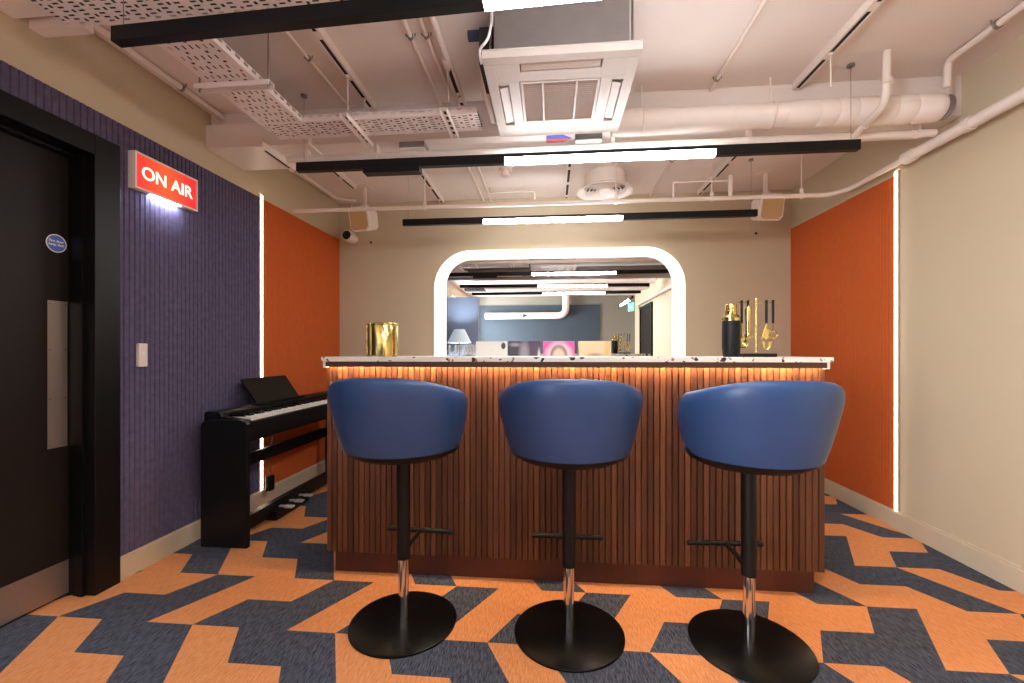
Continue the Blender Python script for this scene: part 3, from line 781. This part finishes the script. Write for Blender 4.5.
# tool stand
t = thing('tool_stand', 'bar tool stand with black base and gold crossbar', 'tool stand', (1.01, 2.22, CT))
P('base', M['black'], t, lambda bm: box(bm, -.078, .078, -.045, .045, 0, .017, bev=.002))
P('post', M['gold'], t, lambda bm: (tube(bm, ((0,0,.017), (0,0,.282)), .0042, 12), lathe(bm, ((.006,.275),(.006,.288)), (0,0,0), 12)))
P('crossbar', M['gold'], t, lambda bm: tube(bm, ((-.092,0,.268), (.112,0,.268)), .0026, 10))
def tool(name, label, x, hl, fn):
    t = thing(name, label, 'bar tool', (1.01+x, 2.208, CT), 'gold bar tools on the stand')
    P('handle', M['black'], t, lambda bm: (tube(bm, ((0,0,.275-hl), (0,0,.268)), .006, 10), lathe(bm, ((.004,.268),(.007,.27),(.007,.277),(.003,.279)), (0,0,0), 10)))
    P('hook', M['gold'], t, lambda bm: tube(bm, [(0, .006+.006*math.cos(a), .272+.006*math.sin(a)) for a in [k*PI/6 for k in range(13)]], .0012, 6))
    P('tool_head', M['gold'], t, fn)
def strainer(bm):
    tube(bm, ((0,0,.165), (0,0,.10)), .0028, 8)
    lathe(bm, ((.002,.008),(.018,.002),(.027,-.001),(.029,.0),(.027,.003),(.016,.009)), (.006,0,.072), 24, 'Y')
    tube(bm, [(.006+.021*math.cos(a), -.004, .072+.021*math.sin(a)) for a in [k*PI/10 for k in range(20)]], .003, 6, closed=True)
def jigger(bm):
    lathe(bm, ((.004,.248),(.014,.246),(.0155,.24),(.0145,.20),(.0125,.12),(.017,.115),(.017,.10),(.0145,.095)), (0,0,0), 28)
    box(bm, -.028, .028, -.003, .003, .098, .104)
def tongs(bm):
    for s_ in (-1, 1):
        tube(bm, ((0,0,.16), (s_*.006,0,.14), (s_*.024,0,.085), (s_*.020,0,.055), (s_*.004,0,.036)), .0045, 8, .02)
        box(bm, s_*.014-.006, s_*.014+.006, -.004, .004, .05, .075)
    lathe(bm, ((.009,.0),(.012,.004),(.009,.008)), (0,-.004,.125), 16, 'Y')
    prism(bm, [(-.008,.14),(.008,.14),(.016,.10),(0,.085),(-.016,.10)], 'Y', -.003, .003)
def opener(bm):
    tube(bm, ((0,0,.165), (0,0,.128)), .003, 8)
    tube(bm, [(.021*math.cos(a), 0, .111+.017*math.sin(a)) for a in [k*PI/12 for k in range(24)]], .0045, 8, closed=True)
tool('bar_strainer', 'black handled bar strainer hanging nearest the cocktail shaker', -.073, .11, strainer)
tool('jigger', 'gold tubular jigger with short black handle hanging from crossbar', -.043, .028, jigger)
tool('ice_tongs', 'gold ice tongs with black handle hanging beside the bottle opener', .043, .11, tongs)
tool('bottle_opener', 'ring headed bottle opener hanging at the outer end of crossbar', .074, .11, opener)

# ------------------------------------------------------------------ bar stools
def make_stool():
    t = thing('bar_stool', '', 'stool', (0,0,0), 'blue leather bar stools')
    P('base_plate', M['blackg'], t, lambda bm: lathe(bm, ((.214,0),(.217,.003),(.217,.008),(.213,.0105),(.03,.012),(.001,.012)), (0,0,0), 72))
    P('column', M['chrome'], t, lambda bm: lathe(bm, ((.021,.0115),(.021,.345)), (0,0,0), 28))
    P('column_sleeve', M['black'], t, lambda bm: lathe(bm, ((.024,.266),(.027,.268),(.027,.678),(.05,.683),(.05,.691)), (0,0,0), 28))
    fr = P('footrest', M['black'], t, lambda bm: (tube(bm, ((-.157,.205,.298), (.157,.205,.298)), .011, 14)))
    P('footrest_bracket', M['black'], fr, lambda bm: (tube(bm, ((0,.02,.298), (0,.20,.298)), .009, 10), prism(bm, [(.024,.272),(.024,.295),(.13,.295)], 'X', -.004, .004)))
    P('seat_pan', M['black'], t, lambda bm: lathe(bm, ((.05,.672),(.14,.672),(.19,.682),(.222,.70),(.230,.718),(.20,.722)), (0,0,0), 56))
    P('seat_cushion', M['blue'], t, lambda bm: lathe(bm, ((.19,.719),(.214,.724),(.224,.74),(.222,.764),(.200,.780),(.16,.786),(.08,.781),(.001,.779)), (0,.01,0), 56))
    # wrap-around back: closed cross-section swept round the seat
    def back(bm):
        A = math.radians(90); N = 64; rings = []
        for i in range(N+1):
            s = -1+2*i/N; ph = s*A
            e = max(0., (abs(s)-.80)/.20)                     # rounded front ends
            top = 1.010 - .062*math.sin(abs(ph))**3
            end = math.sqrt(max(0., 1-e*e))
            bot = .722 - .006*math.cos(ph) + .045*e*e
            mid = .80
            ztop = mid + (top-mid)*(.35+.65*end) if e > 0 else top
            th = .034*(.45+.55*end)
            prof = []
            def R(z): q = (z-.715)/.29; e2 = max(0, ((z-bot)/(ztop-bot)-.72)/.28); return .226 + .070*max(0, q)**.85 - .012*e2*e2
            H = ztop-bot
            for k in range(9):
                z = bot + H*.93*k/8; prof.append((R(z), z))
            rt = R(ztop)
            for k in range(1, 7):                              # rounded rim
                a = PI*k/7; prof.append((rt-th/2+math.cos(a)*th/2, ztop-.02+math.sin(a)*.02))
            for k in range(8, -1, -1):
                z = bot + H*.93*k/8; prof.append((R(z)-th, z))
            rings.append([bm.verts.new((r*math.sin(ph)*1.035, -r*math.cos(ph)*1.05, z)) for r, z in prof])
        m = len(rings[0])
        for a, b in zip(rings, rings[1:]):
            for k in range(m):
                f = bm.faces.new((a[k], a[(k+1)%m], b[(k+1)%m], b[k])); f.smooth = True
        bm.faces.new(rings[0]); bm.faces.new(list(reversed(rings[-1])))
    b = P('backrest', M['blue'], t, back)
    def pip(bm):
        for sg in (-1, 1):
            ph = sg*math.radians(90.4)
            tube(bm, [((.226+.070*max(0,(z-.715)/.29)**.85-.004)*math.sin(ph)*1.035, -(.226+.070*max(0,(z-.715)/.29)**.85-.004)*math.cos(ph)*1.06, z) for z in [.735+.012*k for k in range(9)]], .004, 8)
    P('piping', M['blue'], b, pip)
    for o in t.children:
        if o.name.split('.')[0] in ('seat_pan', 'seat_cushion', 'backrest'): o.location.z = .019
    return t
s0 = make_stool(); s0.location = (-.606, 1.735, 0); s0.rotation_euler = (0,0,-.05); s0['label'] = 'blue leather bar stool nearest the digital piano'
dup(s0, (.073, 1.727, 0), 'blue leather bar stool in the middle of the row, facing the mirror', 0.0)
dup(s0, (.756, 1.718, 0), 'blue leather bar stool in front of the cocktail shaker and bar tools', .05)

# ------------------------------------------------------------------ digital piano
t = thing('digital_piano', 'black digital piano on its stand against orange panel', 'piano', (-1.72, 2.30, 0))
PL = 1.40
def endp(y):
    def f(bm):
        prism(bm, [(-.283,0),(0,0),(0,.705),(-.012,.722),(-.05,.73),(-.235,.73),(-.276,.715),(-.283,.69)], 'Y', y, y+.03)
    return f
P('end_panel', M['black'], t, endp(0), bevel=.004); P('end_panel', M['black'], t, endp(PL-.03), bevel=.004)
def case(bm):
    y0, y1 = .03, PL-.03
    prism(bm, [(-.01,.618),(-.01,.712),(-.022,.718),(-.022,.66),(-.175,.66),(-.18,.762),(-.195,.770),(-.272,.773),(-.285,.76),(-.285,.618)], 'Y', y0+.035, y1-.035)
    prism(bm, [(-.01,.618),(-.01,.715),(-.03,.727),(-.175,.745),(-.195,.770),(-.272,.773),(-.285,.76),(-.285,.618)], 'Y', y0, y0+.035)
    prism(bm, [(-.01,.618),(-.01,.715),(-.03,.727),(-.175,.745),(-.195,.770),(-.272,.773),(-.285,.76),(-.285,.618)], 'Y', y1-.035, y1)
P('case', M['black'], t, case)
P('key_felt', mat('red felt', lin(120,30,28), .9), t, lambda bm: box(bm, -.178, -.172, .07, PL-.07, .70, .742))
kw = (PL-.14)/52
bmk = NB(); box(bmk, -.150, 0, .0008, kw-.0008, -.02, 0, bev=.0015); mk = bpy.data.meshes.new('white_key'); bmk.to_mesh(mk); bmk.free(); mk.materials.append(M['keyw'])
bmk = NB(); prism(bmk, [(-.096,-.008),(0,-.008),(0,.002),(-.006,.012),(-.096,.012)], 'Y', -.0055, .0055); mb = bpy.data.meshes.new('black_key'); bmesh.ops.recalc_face_normals(bmk, faces=bmk.faces[:]); bmk.to_mesh(mb); bmk.free(); mb.materials.append(M['blackg'])
for i in range(52):
    o = bpy.data.objects.new('white_key', mk); COL.objects.link(o); o.parent = t; o.location = (-.024, .07+i*kw, .737)
    if i < 51 and (i % 7) not in (1, 4):
        o = bpy.data.objects.new('black_key', mb); COL.objects.link(o); o.parent = t; o.location = (-.078, .07+(i+1)*kw, .739)
def rest(bm):
    R_ = Matrix.Rotation(-.62, 3, 'Y')
    box(bm, -.218, -.210, .38, .86, .778, .975, rot=R_, about=(-.214, 0, .778))
mr = P('music_rest', M['blackg'], t, rest)
P('rest_ledge', M['black'], mr, lambda bm: (box(bm, -.235, -.19, .36, .89, .771, .780, bev=.002), box(bm, -.19, -.186, .36, .89, .773, .788)))
P('back_rail', M['black'], t, lambda bm: box(bm, -.285, -.262, .03, PL-.03, .37, .45))
P('under_panel', M['black'], t, lambda bm: box(bm, -.27, -.03, .03, PL-.03, .595, .618))
P('pedal_rail', M['black'], t, lambda bm: box(bm, -.17, -.12, .03, PL-.03, .03, .115, bev=.003))
for k, y in enumerate((.48, .595, .71)):
    P('pedal', M['pedal'], t, lambda bm: (box(bm, -.12, -.075, y-.009, y+.009, .066, .076), box(bm, -.08, -.02, y-.021, y+.021, .062, .076, bev=.006)))
P('pedal_block', M['black'], t, lambda bm: box(bm, -.165, -.09, .40, .79, .0, .06, bev=.004))
# cable adapter hanging below the piano
t = thing('power_adapter', 'black power adapter hanging from its cord under the piano', 'adapter', (-2.05, 2.985, .16))
P('adapter_body', M['black'], t, lambda bm: box(bm, -.02, .02, -.028, .028, -.055, .055, bev=.006))
P('cord', M['black'], t, lambda bm: (tube(bm, ((0,0,.05), (.003,.008,.13), (-.006,-.004,.22), (.01,.01,.31), (.02,0,.33)), .003, 8, .04), tube(bm, [(.0, -.015+.018*math.cos(a), .20+.026*math.sin(a)) for a in [k*PI/8 for k in range(16)]], .003, 6, closed=True)))

# ------------------------------------------------------------------ mirror
def rr(x0, x1, z0, z1, r, n=14):
    pts = [(x0, z0), (x1, z0)]
    pts += [(x1-r+r*math.cos(a), z1-r+r*math.sin(a)) for a in [PI/2*k/n for k in range(n+1)]]
    pts += [(x0+r+r*math.cos(a), z1-r+r*math.sin(a)) for a in [PI/2+PI/2*k/n for k in range(n+1)]]
    return pts
MX0, MX1, MZ0, MZ1, fw = -1.126, 1.240, 1.001, 2.100, .110
t = thing('mirror', 'large rounded mirror with a glowing white border behind the bar', 'mirror', ((MX0+MX1)/2, YB, MZ0))
cx = (MX0+MX1)/2
outer = [(x-cx, z-MZ0) for x, z in rr(MX0, MX1, MZ0, MZ1, .36)]
inner = [(x-cx, z-MZ0) for x, z in rr(MX0+fw, MX1-fw, MZ0, MZ1-.086, .25)]
def mframe(bm):
    def loop(pts, y): return [bm.verts.new((p[0], y, p[1])) for p in pts]
    o0, o1, i0, i1 = loop(outer,-.004), loop(outer,-.035), loop(inner,-.004), loop(inner,-.035); n = len(outer)
    for i in range(n):
        j = (i+1) % n
        if i == 0: continue          # the bottom stays open: the light is an arch
        for a, b in ((o0,o1),(o1,i1),(i1,i0),(i0,o0)): bm.faces.new((a[i], a[j], b[j], b[i]))
    for k in (0, 1): bm.faces.new((o0[k], o1[k], i1[k], i0[k]))
P('light_frame', M['halo'], t, mframe)
P('mirror_glass', M['mirror'], t, lambda bm: prism(bm, inner, 'Y', -.012, -.006))
P('backing_board', M['black'], t, lambda bm: prism(bm, outer, 'Y', -.004, 0))

# back counter and what stands on it
t = thing('back_counter', 'low white topped counter behind the bar under the mirror', 'counter', (0, 4.11, 0))
P('counter_top', M['terr'], t, lambda bm: box(bm, -1.4, 1.5, -.40, 0, .97, 1.0, bev=.002))
def bcab(bm):
    for i in range(5):
        x = -1.38+i*.572; box(bm, x+.003, x+.569, -.37, -.35, .11, .965, bev=.002)
    box(bm, -1.38, 1.48, -.35, -.01, .10, .97); box(bm, -1.36, 1.46, -.31, -.02, 0, .10)
P('cabinet', M['fascia'], t, bcab)
sleeves = [
 (-.557, .303, 'white record sleeve with small dark emblem, beside the glasses', art('white sleeve', lin(232,226,218), [(.5,.22,.022,.05,.4,lin(90,84,80)), (.52,.08,.06,.07,.4,lin(110,104,98)), (.87,.80,.07,.14,.05,lin(58,56,58))])),
 (-.247, .300, 'dark purple record sleeve beside the white one', art('dark sleeve', lin(60,50,66), [(.5,.45,.14,.5,.5,lin(150,140,150)), (.82,.5,.12,.5,.4,lin(72,46,70)), (.97,.3,.05,.35,.4,lin(210,200,200)), (.2,.85,.16,.08,.5,lin(150,140,146))])),
 (.077, .293, 'bright pink record sleeve between the dark and tan ones', art('pink sleeve', lin(222,70,150), [(.5,.4,.40,.52,.25,lin(236,196,206)), (.5,.42,.27,.42,.15,lin(120,74,66)), (.5,.28,.2,.42,.25,lin(226,190,160)), (.5,-.1,.6,.3,.3,lin(236,222,214))])),
 (.410, .297, 'tan record sleeve with a pale lower half beside the pink one', art('tan sleeve', lin(222,190,146), [(.4,.02,.55,.36,.35,lin(238,222,206)), (.5,.42,.24,.06,.5,lin(196,130,100)), (.9,.5,.1,.6,.5,lin(214,172,112))])),
]
for x, w, lab, m in sleeves:
    bm = NB(); box(bm, -w/2, w/2, -.006, .006, 0, .224, bev=.0015)
    o = tag(link('record_sleeve', bm, m, None, (x, 4.03, 1.0005)), lab, 'record sleeve', 'record sleeves under the mirror'); o.rotation_euler = (-.16, 0, 0)
def glass_bm():
    bm = NB()
    lathe(bm, ((.032,0),(.033,.003),(.006,.008),(.004,.07),(.010,.08),(.030,.105),(.037,.14),(.034,.188),(.0325,.188),(.035,.14),(.028,.108),(.004,.085)), (0,0,0), 28)
    return bm
g0 = None
for x, y, lab in ((-.918, 3.98, 'clear wine glass under the mirror, outermost of the glasses'), (-.832, 3.99, 'clear wine glass under the mirror, second from the mirror border'),
               (-.757, 4.00, 'clear wine glass under the mirror, third from the mirror border'), (-.71, 3.90, 'clear wine glass nearest the white record sleeve')):
    if g0 is None: g0 = link('wine_glass', glass_bm(), M['glass']); o = g0
    else: o = g0.copy(); COL.objects.link(o)
    o.location = (x, y, 1.0005); tag(o, lab, 'glass', 'wine glasses under the mirror')

t = thing('fill_window_1', 'tall window added for fill light in the side wall behind the camera', 'window', (XL-.12, -1.825, .75)); t['kind'] = 'structure'  # unseen window, added so fill light can reach the room from behind
def wfr(bm):
    for y in (-.972, -.03, .915): box(bm, -.03, .03, y, y+.057, 0, 1.6)
    for z in (0, 1.54): box(bm, -.03, .03, -.915, .915, z, z+.06)
P('fill_window_frame', M['white'], t, wfr)
pane = bpy.data.materials.new('fill window pane'); pane.use_nodes = True
nt = pane.node_tree; b = nt.nodes['Principled BSDF']; b.inputs['Roughness'].default_value = .02; b.inputs['Base Color'].default_value = (.9,.95,.95,1)
tr = nt.nodes.new('ShaderNodeBsdfTransparent'); mx = nt.nodes.new('ShaderNodeMixShader'); mx.inputs[0].default_value = .06
nt.links.new(tr.outputs[0], mx.inputs[1]); nt.links.new(b.outputs[0], mx.inputs[2]); nt.links.new(mx.outputs[0], nt.nodes['Material Output'].inputs[0])
P('pane', pane, t, lambda bm: box(bm, -.004, .004, -.915, .915, .06, 1.54))
la = bpy.data.lights.new('daylight_fill', 'AREA'); la.shape = 'RECTANGLE'; la.size = 1.9; la.size_y = 1.5; la.energy = 560; la.color = (.93,.97,1)  # added fill light outside the made-up window, brightens floor and walls
lo = bpy.data.objects.new('daylight_fill', la); COL.objects.link(lo); lo.location = (XL-.5, -1.825, 1.6); lo.rotation_euler = (0, -PI/2, 0)

# ------------------------------------------------------------------ what the mirror shows behind the camera
t = thing('floor_lamp', 'pale shaded lamp reflected in the mirror', 'lamp', (-1.765, .0, 0))
P('lamp_base', M['black'], t, lambda bm: lathe(bm, ((.14,0),(.14,.015),(.02,.022)), (0,0,0), 32))
P('pole', M['black'], t, lambda bm: tube(bm, ((0,0,.02), (0,0,1.45)), .011, 12))
P('lamp_shade', M['shade'], t, lambda bm: lathe(bm, ((.235,1.295),(.105,1.56),(.102,1.56),(.232,1.295)), (0,0,0), 40, cap=False))
pl = bpy.data.lights.new('lamp bulb', 'POINT'); pl.energy = 45; pl.color = (.92,.96,1); pl.shadow_soft_size = .05
po = bpy.data.objects.new('lamp bulb', pl); COL.objects.link(po); po.parent = t; po.location = (0,0,1.47)
t = thing('wall_duct', 'pale elbowed duct with a dark flow arrow reflected in the mirror', 'duct', (0, YR+.15, 2.07))
P('duct_run', M['white'], t, lambda bm: tube(bm, ((-1.72,0,0), (.40,0,0), (.40,0,.53)), .085, 20, .22))
P('flow_arrow', M['purple'], t, lambda bm: prism(bm, [(-.72,-.055),(-.58,0),(-.72,.055)], 'Y', .084, .088))
t = thing('cable_tray', 'white perforated cable tray seen only in the mirror', 'cable tray', (-1.3, -.35, 2.36)); t.rotation_euler = (0,0,-PI/2); tray(t, 3.2, .30)
t = thing('air_duct', 'grey round duct under the ceiling seen only in the mirror', 'duct', (-1.9, .88, 2.46))
P('duct_run', M['galv'], t, lambda bm: tube(bm, ((0,0,0), (3.9,0,0)), .11, 24))
P('duct_joint', M['galv'], t, lambda bm: ring(bm, (1.6,0,0), (1,0,0), .116, .04))
t = thing('conduit_pipe', 'dark pipe under the ceiling seen only in the mirror', 'pipe', (-1.9, -1.2, 2.5))
P('pipe_run', M['cable'], t, lambda bm: tube(bm, ((0,0,0), (3.9,0,0)), .05, 14))
t = thing('door_2', 'black framed door reflected at the far edge of the mirror', 'door', (XR, -1.83, 0)); t['kind'] = 'structure'
def d2(bm): box(bm, -.04, 0, -.62, -.54, 0, 2.2); box(bm, -.04, 0, .54, .62, 0, 2.2); box(bm, -.04, 0, -.54, .54, 2.12, 2.2)
P('door_frame', M['frameb'], t, d2); P('door_leaf', M['doorb'], t, lambda bm: box(bm, -.02, 0, -.54, .54, .005, 2.12)); P('handle', M['steel'], t, lambda bm: (tube(bm, ((-.02,.45,1.0),(-.07,.45,1.0),(-.07,.33,1.0)), .009, 8, .02)))
t = thing('exit_sign', 'small green hanging exit sign reflected in the mirror', 'sign', (1.98, -2.6, 2.13), None, 1.1)
P('sign_panel', M['exit'], t, lambda bm: box(bm, -.11, .11, -.006, .006, 0, .2))
P('arrow', M['signw'], t, lambda bm: prism(bm, [(-.05,.09),(0,.14),(0,.11),(.06,.11),(.06,.07),(0,.07),(0,.04)], 'Y', .006, .009))
P('hanger_rod', M['galv'], t, lambda bm: (tube(bm, ((-.08,0,.2),(-.08,0,ZC-2.13)), .004, 6), tube(bm, ((.08,0,.2),(.08,0,ZC-2.13)), .004, 6)))

# ------------------------------------------------------------------ world, camera, view
w = bpy.data.worlds.new('world'); SC.world = w; w.use_nodes = True
w.node_tree.nodes['Background'].inputs[0].default_value = (.05,.05,.055,1)
cam = bpy.data.cameras.new('camera'); co = bpy.data.objects.new('camera', cam); COL.objects.link(co)
cam.sensor_width = 36; cam.lens = 36*430/1024; cam.shift_y = -(341.5-352)/1024*-1*-1
cam.shift_y = (352-341.5)/1024
cam.clip_start = .02
co.location = (0,0,1.12); co.rotation_euler = (PI/2, 0, math.atan(.0895))
SC.camera = co
SC.view_settings.view_transform = 'Standard'; SC.view_settings.look = 'None'
SC.view_settings.exposure = .22; SC.view_settings.gamma = 1; SC.view_settings.use_curve_mapping = False
SC.cycles.use_denoising = True
SC.cycles.max_bounces = 12; SC.cycles.diffuse_bounces = 6; SC.cycles.glossy_bounces = 6
SC.cycles.sample_clamp_indirect = 6
